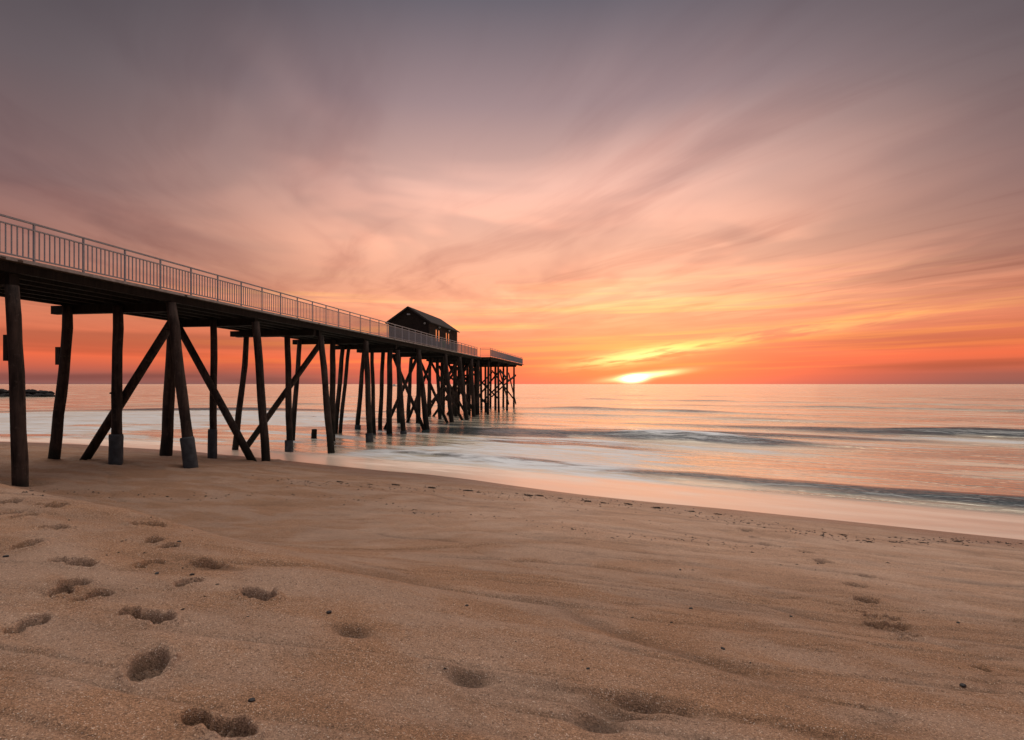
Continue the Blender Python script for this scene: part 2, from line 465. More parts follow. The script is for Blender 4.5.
# ------------------------------------------------------------------ sand
PRINTS = [  # heel px, toe px, width m, depth m, tread
    ((186, 713), (254, 731), .12, .035, 1), ((138, 679), (158, 648), .15, .05, 3), ((121, 611), (174, 621), .105, .03, 1),
    ((57, 598), (84, 583), .13, .035, 1), ((76, 602), (111, 593), .09, .025, 0), ((51, 562), (96, 567), .11, .03, 1),
    ((8, 633), (47, 617), .10, .02, 0), ((139, 568), (160, 562), .11, .02, 0), ((189, 561), (222, 567), .13, .032, 2),
    ((174, 588), (204, 580), .09, .024, 2), ((243, 590), (273, 600), .12, .038, 2), ((144, 543), (164, 541), .13, .03, 2),
    ((159, 550), (178, 545), .11, .022, 2), ((130, 522), (168, 526), .13, .03, 2), ((34, 527), (69, 530), .11, .03, 0),
    ((12, 549), (43, 541), .13, .028, 2), ((12, 518), (38, 513), .13, .03, 0), ((-4, 514), (20, 511), .12, .026, 0),
    ((33, 505), (70, 508), .14, .03, 0), ((95, 511), (146, 511), .14, .03, 0), ((109, 499), (136, 502), .14, .03, 2),
    ((82, 496), (99, 496), .16, .035, 2), ((-3, 503), (18, 502), .14, .03, 0),
    ((757, 543), (776, 546), .13, .028, 2), ((796, 550), (812, 555), .12, .025, 0), ((815, 560), (837, 566), .12, .03, 2),
    ((857, 576), (874, 580), .12, .026, 2), ((846, 583), (865, 588), .12, .022, 2), ((856, 597), (878, 603), .12, .028, 2),
    ((842, 607), (850, 609), .09, .03, 2), ((853, 608), (867, 612), .11, .035, 2), ((865, 614), (880, 618), .11, .04, 2), ((867, 621), (885, 626), .10, .035, 2),
    ((883, 616), (897, 620), .10, .035, 2), ((888, 623), (906, 628), .11, .04, 2), ((903, 633), (916, 638), .10, .03, 2),
    ((736, 529), (752, 531), .15, .02, 0), ((748, 535), (760, 537), .12, .018, 2), ((972, 666), (990, 670), .08, .012, 2),
]
DIPS = [((352, 627), .14, .075, .050, 25), ((468, 672), .125, .085, .055, 20), ((640, 700), .22, .095, .08, 0), ((215, 568), .2, .08, .02, 0),
        ((600, 712), .12, .08, .05, 0)]
def sand_relief(x, y, z0):
    d, t = shore(x, y)
    r = np.hypot(x, y)
    dry = sstep(d, 17.5, 14.5)
    z = z0 + 0.05 * fbm(t * 0.45 + 2, d * 0.55, 3, 21) * dry
    # wind and backwash furrows, drawn at a slant across the slope
    q = d * 0.95 - t * 0.33
    z = z + 0.024 * fbm((t + d * 0.35) * 0.5, q * 2.4, 4, 31) * dry
    z = z + 0.010 * fbm(x * 5.0, y * 5.0, 4, 41) * dry
    grit = np.zeros_like(x)
    for k, (ft, fq, hh, wd) in enumerate([(.16, .85, .026, .030), (.30, 1.9, .014, .035), (.10, .5, .020, .018), (.12, .95, .013, .012), (.45, 3.4, .011, .05), (.22, 1.3, .014, .03)]):
        n_ = fbm((t + d * 0.3) * ft + 5 * k, q * fq + 3 * k, 3, 230 + 5 * k, 0.4)
        brk = sstep(vnoise(t * 0.35 + k, d * 0.35, 250 + k), -0.15, 0.2)
        ln = np.exp(-np.abs(n_) / wd) * brk * dry
        z = z - hh * ln + hh * 0.8 * np.exp(-((n_ - wd * 2.0) / (wd * 1.6)) ** 2) * brk * dry
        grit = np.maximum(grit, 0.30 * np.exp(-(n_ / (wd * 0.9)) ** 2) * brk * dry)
    damp_shade = np.maximum(grit, 0.28 * sstep(d, 3.9, 6.0) * (1 - sstep(x - 0.12 * y, -8.0, 1.5)))
    # curling swash edges left by earlier waves: small steps
    for k, (d0, h, sd_) in enumerate([(4.6, .020, 51), (6.4, .024, 52), (8.5, .022, 53), (10.4, .022, 54), (12.5, .020, 55), (14.4, .018, 56)]):
        e = d - d0 - 1.9 * vnoise(t * 0.17 + k * 3.3, t * 0 + k, sd_) - 0.5 * vnoise(t * 0.8, t * 0 + k, sd_ + 9)
        z = z - h * np.exp(-np.abs(e) / 0.16) * (e > 0) * dry - h * 0.6 * np.exp(-(e / 0.05) ** 2) * dry * (r > 2.5)
        brk = sstep(vnoise(t * 0.5, t * 0 + k, sd_ + 20), -0.2, 0.15)
        damp_shade = np.maximum(damp_shade, 0.45 * brk * np.exp(-((e - 0.02) / (0.035 + 0.012 * d)) ** 2) * dry)  # coarse-grain line, darkened to make up for weak shading on the step
    for (h_, t_, w, dep, tread) in PRINTS:
        hx, hy = on_sand(*h_); tx, ty = on_sand(*t_)
        L = math.hypot(tx - hx, ty - hy)
        ax, ay = (tx - hx) / L, (ty - hy) / L
        cx, cy = (hx + tx) / 2, (hy + ty) / 2
        Lu = min(max(L, 0.13 if tread == 2 else 0.24), 0.38); w = w * (1.08 if math.hypot(cx, cy) < 3.6 else (1.3 if cx < 0 else 2.1))
        m = (np.abs(x - cx) < 0.6) & (np.abs(y - cy) < 0.6)
        if not m.any(): continue
        X_, Y_ = x[m] - cx, y[m] - cy
        u = (X_ * ax + Y_ * ay) / Lu; v = (-X_ * ay + Y_ * ax) / w
        wob = 0.14 * vnoise(X_ * 11 + cx * 7, Y_ * 11 + cy * 5, 77) + 0.06 * vnoise(X_ * 40, Y_ * 40, 78)
        heel = np.sqrt(((u + 0.35) / 0.165) ** 2 + (v / 0.37) ** 2) + wob
        sole = np.sqrt(((u - 0.16) / 0.345) ** 2 + ((v - 0.05) / 0.50) ** 2) + wob
        e = np.minimum(heel, sole)
        if tread >= 2: e = np.sqrt((u / 0.46) ** 2 + (v / (0.52 + 0.10 * np.clip(u, -.5, .5))) ** 2) + wob
        tread = tread in (1, 3)
        ins = sstep(e, 1.06, 0.80)
        rim = np.exp(-((e - 1.28) / 0.22) ** 2)
        tr = (0.30 * np.sin(u * 52 + 1.5 * np.sin(v * 4)) * ins) if tread else 0
        if math.hypot(cx, cy) > 4: dep *= 1.6; 
        dep = dep * 1.6
        z[m] += -dep * ins * (1.0 + tr) + dep * 0.30 * rim * (0.6 + 1.6 * vnoise(X_ * 18 + cx, Y_ * 18, 83)) + dep * 0.35 * np.exp(-((e - 1.5) / 0.45) ** 2) * np.maximum(0, vnoise(X_ * 38, Y_ * 38, 84)) + dep * 0.30 * ins * vnoise(X_ * 40, Y_ * 40, 79)
        damp_shade[m] = np.maximum(damp_shade[m], ins * ((0.82 if cx < 0 else 1.0) + (0.35 * tr if tread else 0.3 * vnoise(X_ * 30, Y_ * 30, 86))))  # shade painted into the hollow of the print, along with moist sand
    for (c_, a_, b_, dep, ang) in DIPS:
        cx, cy = on_sand(*c_)
        X_, Y_ = x - cx, y - cy
        ca, sa = math.cos(R(-ang)), math.sin(R(-ang))
        u = (X_ * ca + Y_ * sa) / a_; v = (-X_ * sa + Y_ * ca) / b_
        e = u * u + v * v + 0.5 * vnoise(X_ * 9, Y_ * 9, 81)
        gsh = np.exp(-np.maximum(e, 0) ** 1.5)
        z -= dep * gsh; damp_shade = np.maximum(damp_shade, gsh ** 0.8 * 0.9)  # the darker tone is shade painted into the dip
    for q in ((20.5, 486), (54.5, 459), (116.5, 464), (191, 467), (165, 453), (213, 457.5), (266, 462), (259, 461), (78, 460)):
        cx, cy = on_sand(*q)
        rr_ = np.hypot(x - cx, y - cy)
        z += -0.10 * np.exp(-(rr_ / 0.42) ** 2) + 0.05 * np.exp(-((rr_ - 0.75) / 0.3) ** 2) * (1 + 1.2 * vnoise(x * 3, y * 3, 91))
        damp_shade = np.maximum(damp_shade, 0.5 * np.exp(-(rr_ / 0.5) ** 2))
    # the worn-down ridge inside the big scuffed hollow at the front
    cx, cy = on_sand(648, 704)
    X_, Y_ = x - cx, y - cy
    u = (X_ * 0.93 - Y_ * 0.36) / 0.17; v = (X_ * 0.36 + Y_ * 0.93) / 0.035
    rg = np.exp(-(u * u + v * v) ** 1.3)
    z += 0.055 * rg; damp_shade *= (1 - 0.8 * rg)
    # a soft furrow running off to the lower right
    p0 = np.array(on_sand(560, 606)); p1 = np.array(on_sand(800, 690))
    dv = p1 - p0; L = np.hypot(*dv); dv /= L
    u = (x - p0[0]) * dv[0] + (y - p0[1]) * dv[1]; v = -(x - p0[0]) * dv[1] + (y - p0[1]) * dv[0] + 0.12 * np.sin(u * 2.4)
    fu = np.exp(-(v / 0.11) ** 2) * sstep(u, -0.3, 0.4) * sstep(u, L + 0.3, L - 0.5)
    z -= 0.03 * fu; damp_shade = np.maximum(damp_shade, fu * 0.45)
    return z, damp_shade

def build_sand():
    r1 = np.exp(np.arange(math.log(0.7), math.log(12.0), 0.0042))
    r2 = np.exp(np.arange(math.log(12.0), math.log(34.0), 0.0085))
    r3 = np.exp(np.arange(math.log(34.0), math.log(420.0), 0.04))
    rr = np.concatenate([[0.001, 0.3], r1, r2, r3])
    th = np.concatenate([np.arange(-180, -48, 1.5), np.arange(-48, 48, 0.115), np.arange(48, 180.1, 1.5)])
    th = np.radians(th)
    Rr, T = np.meshgrid(rr, th, indexing='ij')
    x = (Rr * np.sin(T)).ravel(); y = (Rr * np.cos(T)).ravel()
    z = base_h(x, y)
    z, damp_shade = sand_relief(x, y, z)
    d, t = shore(x, y)
    # sand banked and scoured a little round the pile feet is left to the relief noise
    me = grid_mesh('sand', np.stack([x, y, z], 1), len(rr), len(th))
    edge = 0.6 * vnoise(t * 0.25, t * 0, 5) + 0.25 * vnoise(t * 1.1, t * 0, 6)
    fattr(me, 'wet', sstep(z + edge * 0.12, 0.52, 0.14))
    fattr(me, 'damp_shade', damp_shade)
    fattr(me, 'fine', sstep(d + 1.5 * fbm(t * 0.2, d * 0.3, 3, 200), 4.0, 9.5) * sstep(x - 0.12 * y, -8.0, 1.0))
    o = link('sand', me, M['sand']); tag(o, kind='structure')
    return o
build_sand()

# ------------------------------------------------------------------ sea
def build_sea():
    rr = np.concatenate([np.exp(np.arange(math.log(9.0), math.log(140.0), 0.0065)),
                         np.exp(np.arange(math.log(140.0), math.log(20000.0), 0.035))])
    th = np.radians(np.concatenate([np.arange(-100, -48, 1.2), np.arange(-48, 48, 0.14), np.arange(48, 140, 1.2)]))
    Rr, T = np.meshgrid(rr, th, indexing='ij')
    x = (Rr * np.sin(T)).ravel(); y = (Rr * np.cos(T)).ravel()
    d, t = shore(x, y)
    r = np.hypot(x, y)
    z = np.full_like(x, 0.0)
    foam = np.zeros_like(x); face = np.zeros_like(x)
    ridges = [  # d0, height, front width, back width, centre x, reach, foam
        (23.5, .38, .85, 1.3, 14, 20, .62),
        (26.5, .06, .6, 1.6, -8, 14, .8),
        (30.5, .07, .7, 1.8, -3, 12, .9),
        (38.5, .66, 1.3, 2.0, 8, 10, .8),
        (44.0, .24, 1.2, 2.4, 16, 15, .9),
        (45.5, .24, 1.0, 2.6, -20, 26, .8),
        (53.0, .52, 1.4, 2.6, 36, 25, .85),
        (58.0, .36, 1.4, 3.0, -44, 30, .9),
        (63.0, .25, 1.3, 3.0, 14, 30, .5),
        (76.0, .42, 1.5, 3.5, 14, 26, .25),
        (78.0, .35, 1.5, 3.5, -40, 26, .25),
        (100., .40, 1.8, 4.0, 70, 45, .2),
        (130., .35, 2.2, 5.0, 0, 200, .1),
        (175., .35, 3.0, 6.0, 90, 120, .1),
    ]
    for k, (d0, h, wf, wb, cx, reach, fm) in enumerate(ridges):
        e = d - d0 - (1.6 + d0 * 0.02) * vnoise(t * 0.045 + k * 7.7, t * 0 + k, 60 + k) - 0.5 * vnoise(t * 0.25, t * 0 + k, 80 + k) - 0.3 * vnoise(t * 0.8, t * 0 + k, 180 + k)
        env = np.exp(-(np.abs(x - cx) / reach) ** 2.4) * (0.75 + 0.7 * vnoise(t * 0.12, t * 0 + k, 90 + k))
        w = np.where(e < 0, wf, wb)
        z += h * env * np.exp(-(e / w) ** 2)
        crest = np.exp(-((e - 0.75 * wb) / (wb * 0.75)) ** 2)
        face = np.maximum(face, np.clip(env * 1.25, 0, 1) * np.exp(-((e + 0.35 * wf) / (wf * 1.05)) ** 2) * min(1, h / .35) * (1.0 if d0 < 60 else 0.45))
        toe = np.exp(-((e + 3.6 * wf) / (wf * 1.9)) ** 2)
        foam = np.maximum(foam, fm * env * crest); foam = np.maximum(foam, 0.95 * fm * env * toe); foam *= 1 - 0.8 * np.clip(face, 0, 1) * (np.abs(e) < 3)
    z += 0.05 * fbm(t * 0.10, d * 0.35, 3, 120) * sstep(d, 19, 26)
    z += 0.20 * fbm(t * 0.012, d * 0.05, 3, 125) * sstep(d, 45, 90)
    # churned white water round the pier and up to the beach on its left
    far_ = 16 * sstep(x, -8, -22)
    surf = sstep(d, 17.5, 21) * sstep(d, 44 + far_, 30 + far_) * sstep(x, 19, 2)
    surf = surf * (0.72 + 1.35 * fbm(t * 0.07, d * 0.22, 4, 130))
    surf = surf * (1.0 + 0.55 * sstep(x, -4, -20)) + 0.06 * (surf > 0.1)
    dk = sstep(d, 28.5, 32) * sstep(d, 46, 41) * sstep(x, 12, 4) * sstep(x, -22, -13) * sstep(fbm(t * .09, d * .3, 3, 150), -.35, .10)
    surf = surf * (1 - 0.75 * dk) * (1 - 0.7 * face)
    face = np.maximum(face, 0.8 * dk)
    foam = np.maximum(foam, surf)
    swsh = sstep(d, 22.5, 20.3) + 0.0
    thin = 0.35 * sstep(d, 26.5, 22.0) * sstep(x, 0, 10)
    foam = np.maximum(foam, thin * 0.6)
    # the thin lobed film of the last wave running up the sand
    z += 0.10 * sstep(d, 23.0, 18.0) + 0.05 * (vnoise(t * 0.16, t * 0, 140) + 0.4 * vnoise(t * 0.6, t * 0, 141)) * sstep(d, 22, 18)
    me = grid_mesh('sea', np.stack([x, y, z], 1), len(rr), len(th))
    fattr(me, 'face', np.clip(face, 0, 1)); fattr(me, 'foam', np.clip(foam, 0, 1)); fattr(me, 'swash', np.clip(swsh, 0, 1))
    fattr(me, 'shore_d', d); fattr(me, 'shore_t', t)
    o = link('sea', me, M['sea']); tag(o, kind='structure')
build_sea()

# ------------------------------------------------------------------ pier frame
UX, UY = 0.1661, 0.9861
def W(s, lat, z): return Vector((s * UX + lat * UY, s * UY - lat * UX, z))
AX_S = Vector((UX, UY, 0)); AX_L = Vector((UY, -UX, 0)); AX_Z = Vector((0, 0, 1))
DECK = EYE + 3.26
NEAR, FAR = -15.27, -20.35
S0, S1, S2 = -4.0, 67.0, 93.8
T_NEAR, T_FAR = -13.88, -22.0
def s_from(px, lat):
    r = (UY * (px - 512) - UX * F) / F
    Z = lat / r
    return Z * (UX * (px - 512) + UY * F) / F
def on_bent(s, px, py):
    Z = s / ((UX * (px - 512) + UY * F) / F)
    lat = Z * (UY * (px - 512) - UX * F) / F
    return lat, EYE + (HOR - py) / F * Z
PIER_LOC = W(12, -17.9, 1.2)
pier = empty('fishing_pier', PIER_LOC)
tag(pier, 'long dark timber fishing pier on slanted log piles with a grey metal railing', 'pier')
def part(name, mb, mat, parent=None, smooth=False):
    return link(name, mb.mesh(name, PIER_LOC, smooth), mat, parent or pier)
def subpart(name, mb, mat, parent, smooth=False):
    return link(name, mb.mesh(name, PIER_LOC, smooth), mat, parent)

# deck planks with ragged ends, stringers below
mb = MB()
s = S0
while s < S1:
    j = random.uniform(-.04, .05)
    mb.box(W(s + .07, (NEAR + FAR) / 2 + j, DECK - .035 - random.uniform(0, .006)), AX_S, AX_L, AX_Z, .068, (NEAR - FAR) / 2 + .03, .03)
    s += .145
while s < S2:
    j = random.uniform(-.10, .10)
    mb.box(W(s + .07, (T_NEAR + T_FAR) / 2 + j, DECK - .035 - random.uniform(0, .012)), AX_S, AX_L, AX_Z, .068, (T_NEAR - T_FAR) / 2 + .08, .03)
    s += .145
part('deck', mb, M['deck'])
for lat in np.linspace(NEAR - .22, FAR + .22, 7):
    mb = MB(); mb.box(W((S0 + S1) / 2, lat, DECK - .07 - .125), AX_S, AX_L, AX_Z, (S1 - S0) / 2, .07, .12)
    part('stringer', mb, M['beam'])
for lat in np.linspace(T_NEAR - .25, T_FAR + .25, 9):
    mb = MB(); mb.box(W((S1 + S2) / 2 + .3, lat, DECK - .07 - .125), AX_S, AX_L, AX_Z, (S2 - S1) / 2 - .35, .07, .12)
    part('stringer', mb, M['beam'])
mb = MB(); mb.box(W((S0 + S1) / 2, NEAR + .055, DECK - .02), AX_S, AX_L, AX_Z, (S1 - S0) / 2, .02, .045)
part('edge_board', mb, M['edge'])

# bents: cap, piles (top px, foot px, foot kind), braces
def pile_pts(s, tp, bt, ds=0.0, sink=0.8, kink=0.0):
    l0, z0 = on_bent(s, *tp); l1, z1 = on_bent(s, *bt)
    dz = z0 - z1
    zb = z1 - sink; lb = l1 + (l1 - l0) * sink / dz
    pts = []; n = 9
    for i in range(n):
        f = i / (n - 1)
        lat = l0 + (lb - l0) * f; z = z0 + (zb - z0) * f
        k = kink * math.sin(math.pi * min(1, f * 1.6)) if kink else 0
        wob = 0.025 * math.sin(i * 1.7 + s)
        pts.append(W(s + ds + .02 * math.cos(i * 2.1 + s), lat + wob + k, z))
    return pts
BENTS = [
  # near px for s, piles [(top, foot, r, collar_top_px or None, kink)], braces [(px0, px1, ds)]
  (11,  [((11, 286), (21, 487), .215, None, .05)], []),
  (172, [((67.5, 306), (54.5, 459), .20, None, .10), ((118, 306), (116, 464), .195, 434, 0), ((171, 303), (191, 467), .20, 437, 0)],
        [((166, 318), (77, 460), .36)]),
  (257, [((173, 325), (166, 453), .27, None, 0), ((214, 320), (213, 457), .17, 429, 0), ((256, 322), (266, 461), .20, None, 0)],
        [((182, 322), (259, 462), -.40)]),
  (321, [((247, 332), (235, 450), .18, None, .06), ((287.5, 332), (289.5, 453), .19, 440, 0), ((321, 336), (331, 453), .20, None, 0)],
        [((319, 340), (240, 451), .38)]),
  (366, [((300, 340), (292, 442), .18, None, 0), ((333, 340), (332, 444), .22, None, 0), ((366, 341), (370, 446), .21, 433, 0)], []),
  (397.5, [((343, 346), (335, 435), .20, None, 0), ((349, 346), (339.5, 437), .16, None, 0), ((372, 350), (374, 437), .17, None, 0),
           ((390, 350), (389, 437), .24, None, 0), ((397.5, 350), (404, 440), .21, 431, 0)], []),
  (418, [((364, 350), (357, 433), .20, 425, 0), ((383, 350), (380, 430), .19, None, 0), ((418, 350), (427, 430), .24, None, 0)],
        [((395, 356), (425, 428), -.4), ((416, 356), (382, 432), .4)]),
  (445, [((399, 356), (399, 425), .24, None, 0), ((419, 356), (418, 425), .25, None, 0), ((445, 354), (452, 427), .23, None, 0)],
        [((431, 358), (405, 425), .4), ((421, 360), (449, 424), -.4)]),
  (459, [((411, 358), (408, 422), .22, None, 0), ((437, 358), (440, 422), .20, None, 0), ((459, 357), (467, 422), .24, None, 0)],
        [((432, 362), (464, 421), -.4), ((455, 362), (426, 414), .4)]),
  (471, [((430, 360), (428, 419), .20, None, 0), ((455, 360), (456, 420), .22, None, 0), ((471, 359), (474, 420), .24, None, 0)],
        [((468, 364), (434, 414), .4), ((440, 366), (468, 416), -.4), ((458, 366), (432, 400), .55), ((449, 362), (470, 408), -.55)]),
  (478, [((445, 361), (443, 418), .20, None, 0), ((455, 361), (453, 418), .19, None, 0), ((463, 361), (465, 418), .20, None, 0), ((470, 361), (469, 418), .18, None, 0), ((478, 360), (477.5, 418), .24, None, 0)],
        [((476, 364), (448, 412), .4), ((452, 366), (474, 411), -.4), ((466, 364), (447, 398), .5)]),
]
def add_pile(pts, r, collar, s, name='pile'):
    n = len(pts)
    mb = MB(); mb.tube(pts, [r * (0.93 + 0.14 * i / (n - 1)) * (1 + .03 * math.sin(i * 2.3 + s)) for i in range(n)], 12, .07)
    p = part(name, mb, M['pile'], smooth=True)
    if collar is not None:
        zc = collar
        a, b = pts[0], pts[-1]
        f = (a.z - zc) / (a.z - b.z)
        q0 = a.lerp(b, f)
        m2 = MB(); m2.tube([q0, q0.lerp(b, .04), q0.lerp(b, .2), q0.lerp(b, .5), b], [r * 1.26, r * 1.35, r * 1.33, r * 1.36, r * 1.38], 14, .06)
        subpart('concrete_collar', m2, M['concrete'], p, True)
    return p
def add_brace(p, q, w=.26, h=.26):
    mb = MB()
    d = (q - p).normalized()
    mb.tube([p, p.lerp(q, .3), p.lerp(q, .6), q + d * .4], [w / 2, w / 2 * 1.03, w / 2 * 1.05, w / 2 * 1.08], 10, .05)
    part('brace', mb, M['pile'], smooth=True)
CAPZ = DECK - .07 - .25 - .16
first = True
for (npx, piles, braces) in BENTS:
    s = s_from(npx, NEAR - .15)
    cut = .45 if npx == 257 else 0
    mb = MB(); mb.box(W(s + .22, (NEAR + FAR) / 2 - .30 + cut, CAPZ), AX_S, AX_L, AX_Z, .13, (NEAR - FAR) / 2 - .02 - cut, .155)
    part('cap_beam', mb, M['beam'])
    if npx > 400 or npx == 321:
        mb = MB(); mb.box(W(s - .30, (NEAR + FAR) / 2 - .3, CAPZ - .01), AX_S, AX_L, AX_Z, .12, (NEAR - FAR) / 2 - .05, .15)
        part('cap_beam', mb, M['beam'])
    for i, (tp, bt, r, col, kink) in enumerate(piles):
        r *= .78 if npx == 11 else (.87 if npx < 400 else .92)
        pts = pile_pts(s - .04, tp, bt, 0, .8, kink)
        p = add_pile(pts, r, on_bent(s, bt[0], col)[1] if col else None, s)
        if npx == 11:
            m2 = MB(); l, z = on_bent(s, 9.6, 348); m2.box(W(s, l, z), AX_S, AX_L, AX_Z, .12, .06, .34)
            subpart('wood_block', m2, M['pile'], p)
        if npx == 172 and i == 0:
            m2 = MB(); l, z = on_bent(s, 60.5, 356); m2.box(W(s, l, z), AX_S, AX_L, AX_Z, .13, .09, .33)
            subpart('wood_block', m2, M['pile'], p)
    if npx == 172:
        for bp in ((118, 393), (172, 330)):
            l, z = on_bent(s, *bp); m2 = MB()
            m2.tube([W(s - .34, l, z), W(s + .42, l, z)], [.03, .03], 8); part('bolt', m2, M['beam'])
    for (p0, p1, ds) in braces:
        l0, z0 = on_bent(s, *p0); l1, z1 = on_bent(s, *p1)
        add_brace(W(s + ds, l0, z0), W(s + ds, l1, z1), .30 if npx < 400 else .27)
# bent 0 and the one before it: the piles under the landward end, beyond the left edge of the picture
s0 = s_from(11, NEAR - .15)
for ss, lats in ((s0, (-17.9, -20.2)), (s0 - 5.3, (-15.5, -17.9, -20.2))):
    if ss != s0:
        mb = MB(); mb.box(W(ss + .22, (NEAR + FAR) / 2 - .30, CAPZ), AX_S, AX_L, AX_Z, .13, (NEAR - FAR) / 2 - .02, .155)
        part('cap_beam', mb, M['beam'])
    for lt in lats:
        q = W(ss, lt, 0); zz = float(base_h(np.array(q.x), np.array(q.y)))
        add_pile([W(ss, lt + .03 * k, CAPZ + .1 - (CAPZ + 1.0 - zz) * k / 6) for k in range(7)], .2, None, ss)

# pier head: rows of thin piles and their bracing
def head_pile(px0, lat, r=.2, s=None, dpx=0):
    ss = s if s is not None else s_from(px0, lat)
    l1 = lat - dpx
    pts = [W(ss, lat + (l1 - lat) * k / 6, CAPZ + .12 - (CAPZ + 2.0) * k / 6) for k in range(7)]
    return add_pile(pts, r, None, ss), ss
rowsS = [s_from(489, T_NEAR - .35), s_from(498, T_NEAR - .35), s_from(507, T_NEAR - .35), s_from(514.6, T_NEAR - .3)]
rowsS[0] = max(rowsS[0], S1 + .5)
for k, ss in enumerate(rowsS):
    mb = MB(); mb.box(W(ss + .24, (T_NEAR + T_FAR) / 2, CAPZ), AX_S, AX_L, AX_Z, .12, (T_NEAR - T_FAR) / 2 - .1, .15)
    part('cap_beam', mb, M['beam'])
    for lt in (T_NEAR - .35, -15.9, -18.0, -20.1, T_FAR + .35):
        head_pile(0, lt + random.uniform(-.1, .1), random.uniform(.145, .18), ss + random.uniform(-.2, .2), random.uniform(-.12, .12))
for (i, z0, j, z1) in ((1, 5.6, 2, 4.2), (1, 5.4, 2, 0.9), (2, 5.3, 3, 0.7), (2, 4.2, 3, 5.1)):
    for lt in (T_NEAR - .1, T_FAR + .1):
        mb = MB(); mb.bar(W(rowsS[i], lt, z0), W(rowsS[j], lt, z1), .12, .26)
        part('brace', mb, M['beam'])
for ss in rowsS:
    for (l0, z0, l1, z1) in [(a_ + random.uniform(-.3, .3), b_ + random.uniform(-.8, .4), c_ + random.uniform(-.5, .5), d_ + random.uniform(-.3, 1.2)) for a_, b_, c_, d_ in ((-14.3, 5.6, -18, 1.0), (-18, 5.6, -14.3, 1.0), (-18, 5.6, -21.5, 1.0)) if random.random() < .7]:
        mb = MB(); mb.bar(W(ss + .32, l0, z0), W(ss + .32 + .1 * (l0 < -15), l1, z1), .10, .2)
        part('brace', mb, M['beam'])

# ------------------------------------------------------------------ railing
POST_M = None; BAL_M = None
def unit_post():
    mb = MB(); mb.box((0, 0, .535), (1, 0, 0), (0, 1, 0), (0, 0, 1), .022, .022, .535)
    mb.box((0, 0, .006), (1, 0, 0), (0, 1, 0), (0, 0, 1), .06, .06, .006)
    return mb
def unit_bal():
    mb = MB(); mb.box((0, 0, .505), (1, 0, 0), (0, 1, 0), (0, 0, 1), .0125, .0125, .385)
    return mb
POST_M = unit_post().mesh('railing_post'); BAL_M = unit_bal().mesh('baluster')
NPOST = [0]; NBAL = [0]
rest_post, rest_bal = MB(), MB()
ZB = DECK + .002
ROT = -math.atan2(UX, UY)
def railing(p, q, individual=True, bay=1.475):
    """p, q world points on the deck"""
    p, q = Vector(p), Vector(q)
    L = (q - p).length; n = max(1, round(L / bay))
    mb = MB()
    up = Vector((0, 0, 1))
    for h, w, t in ((1.07, .055, .045), (.895, .04, .035), (.115, .04, .035)):
        mb.bar(p + up * h, q + up * h, w, t)
    rl = part('railing', mb, M['rail'])
    for i in range(n + 1):
        c = p.lerp(q, i / n)
        if individual and NPOST[0] < 90:
            o = link('railing_post', POST_M, M['rail'], rl, c - PIER_LOC); o.rotation_euler.z = ROT; NPOST[0] += 1
        else:
            b = unit_post(); rest_post.add([Vector(v) + c for v in b.v], b.f)
        if i == n: break
        c2 = p.lerp(q, (i + 1) / n)
        nb = 9
        for k in range(1, nb + 1):
            e = c.lerp(c2, k / (nb + 1))
            vis = individual and 11.4 < (e.x * UX + e.y * UY) < 60
            if vis and NBAL[0] < 100:
                o = link('baluster', BAL_M, M['rail'], rl, e - PIER_LOC); o.rotation_euler.z = ROT; NBAL[0] += 1
            else:
                b = unit_bal(); rest_bal.add([Vector(v) + e for v in b.v], b.f)
RL = NEAR - .07
sp = s_from(34, RL) - 1.475 * 9
railing(W(sp, RL, ZB), W(sp + 1.475 * 10, RL, ZB), individual=False)
sN = sp + 1.475 * 10
# from the post at the picture's left edge on, posts stand alone
nb = round((S1 - .3 - (sN)) / 1.475)
railing(W(sN, RL, ZB), W(sN + 1.475 * nb, RL, ZB))
sE = sN + 1.475 * nb
TF = S1 + .25
railing(W(TF, RL + .12, ZB), W(TF, T_NEAR - .1, ZB), bay=.95)
railing(W(TF, T_NEAR - .1, ZB), W(S2 - .15, T_NEAR - .1, ZB))
railing(W(sp, FAR + .07, ZB), W(S1, FAR + .07, ZB), individual=False)
railing(W(TF, FAR, ZB), W(TF, T_FAR + .1, ZB), individual=False, bay=.95)
railing(W(TF, T_FAR + .1, ZB), W(S2 - .15, T_FAR + .1, ZB), individual=False)
railing(W(S2 - .15, T_FAR + .1, ZB), W(S2 - .15, T_NEAR - .1, ZB), individual=False)
o = part('railing_post', rest_post, M['rail']); o['kind'] = 'stuff'
o = part('baluster', rest_bal, M['rail']); o['kind'] = 'stuff'

# ------------------------------------------------------------------ house on the pier
HL0, HL1 = -20.05, -16.27            # far and near wall
HS0, HS1 = 50.4, 60.2
HE, HP = DECK + 2.48, DECK + 3.80     # eave and ridge heights
HLOC = W((HS0 + HS1) / 2, (HL0 + HL1) / 2, DECK)
house = empty('pier_house', HLOC)
tag(house, 'dark gabled timber house standing on the pier deck with two lit looking windows', 'house')
house.rotation_euler.z = ROT
def hp(name, mb, mat, parent=None):
    return link(name, mb.mesh(name), mat, parent or house)
hw, hl = (HL1 - HL0) / 2, (HS1 - HS0) / 2
eh, ph = HE - DECK, HP - DECK
WIN = [((-hl + 2.75), .84), ((-hl + 6.2), .84)]     # window centres along the side, half widths
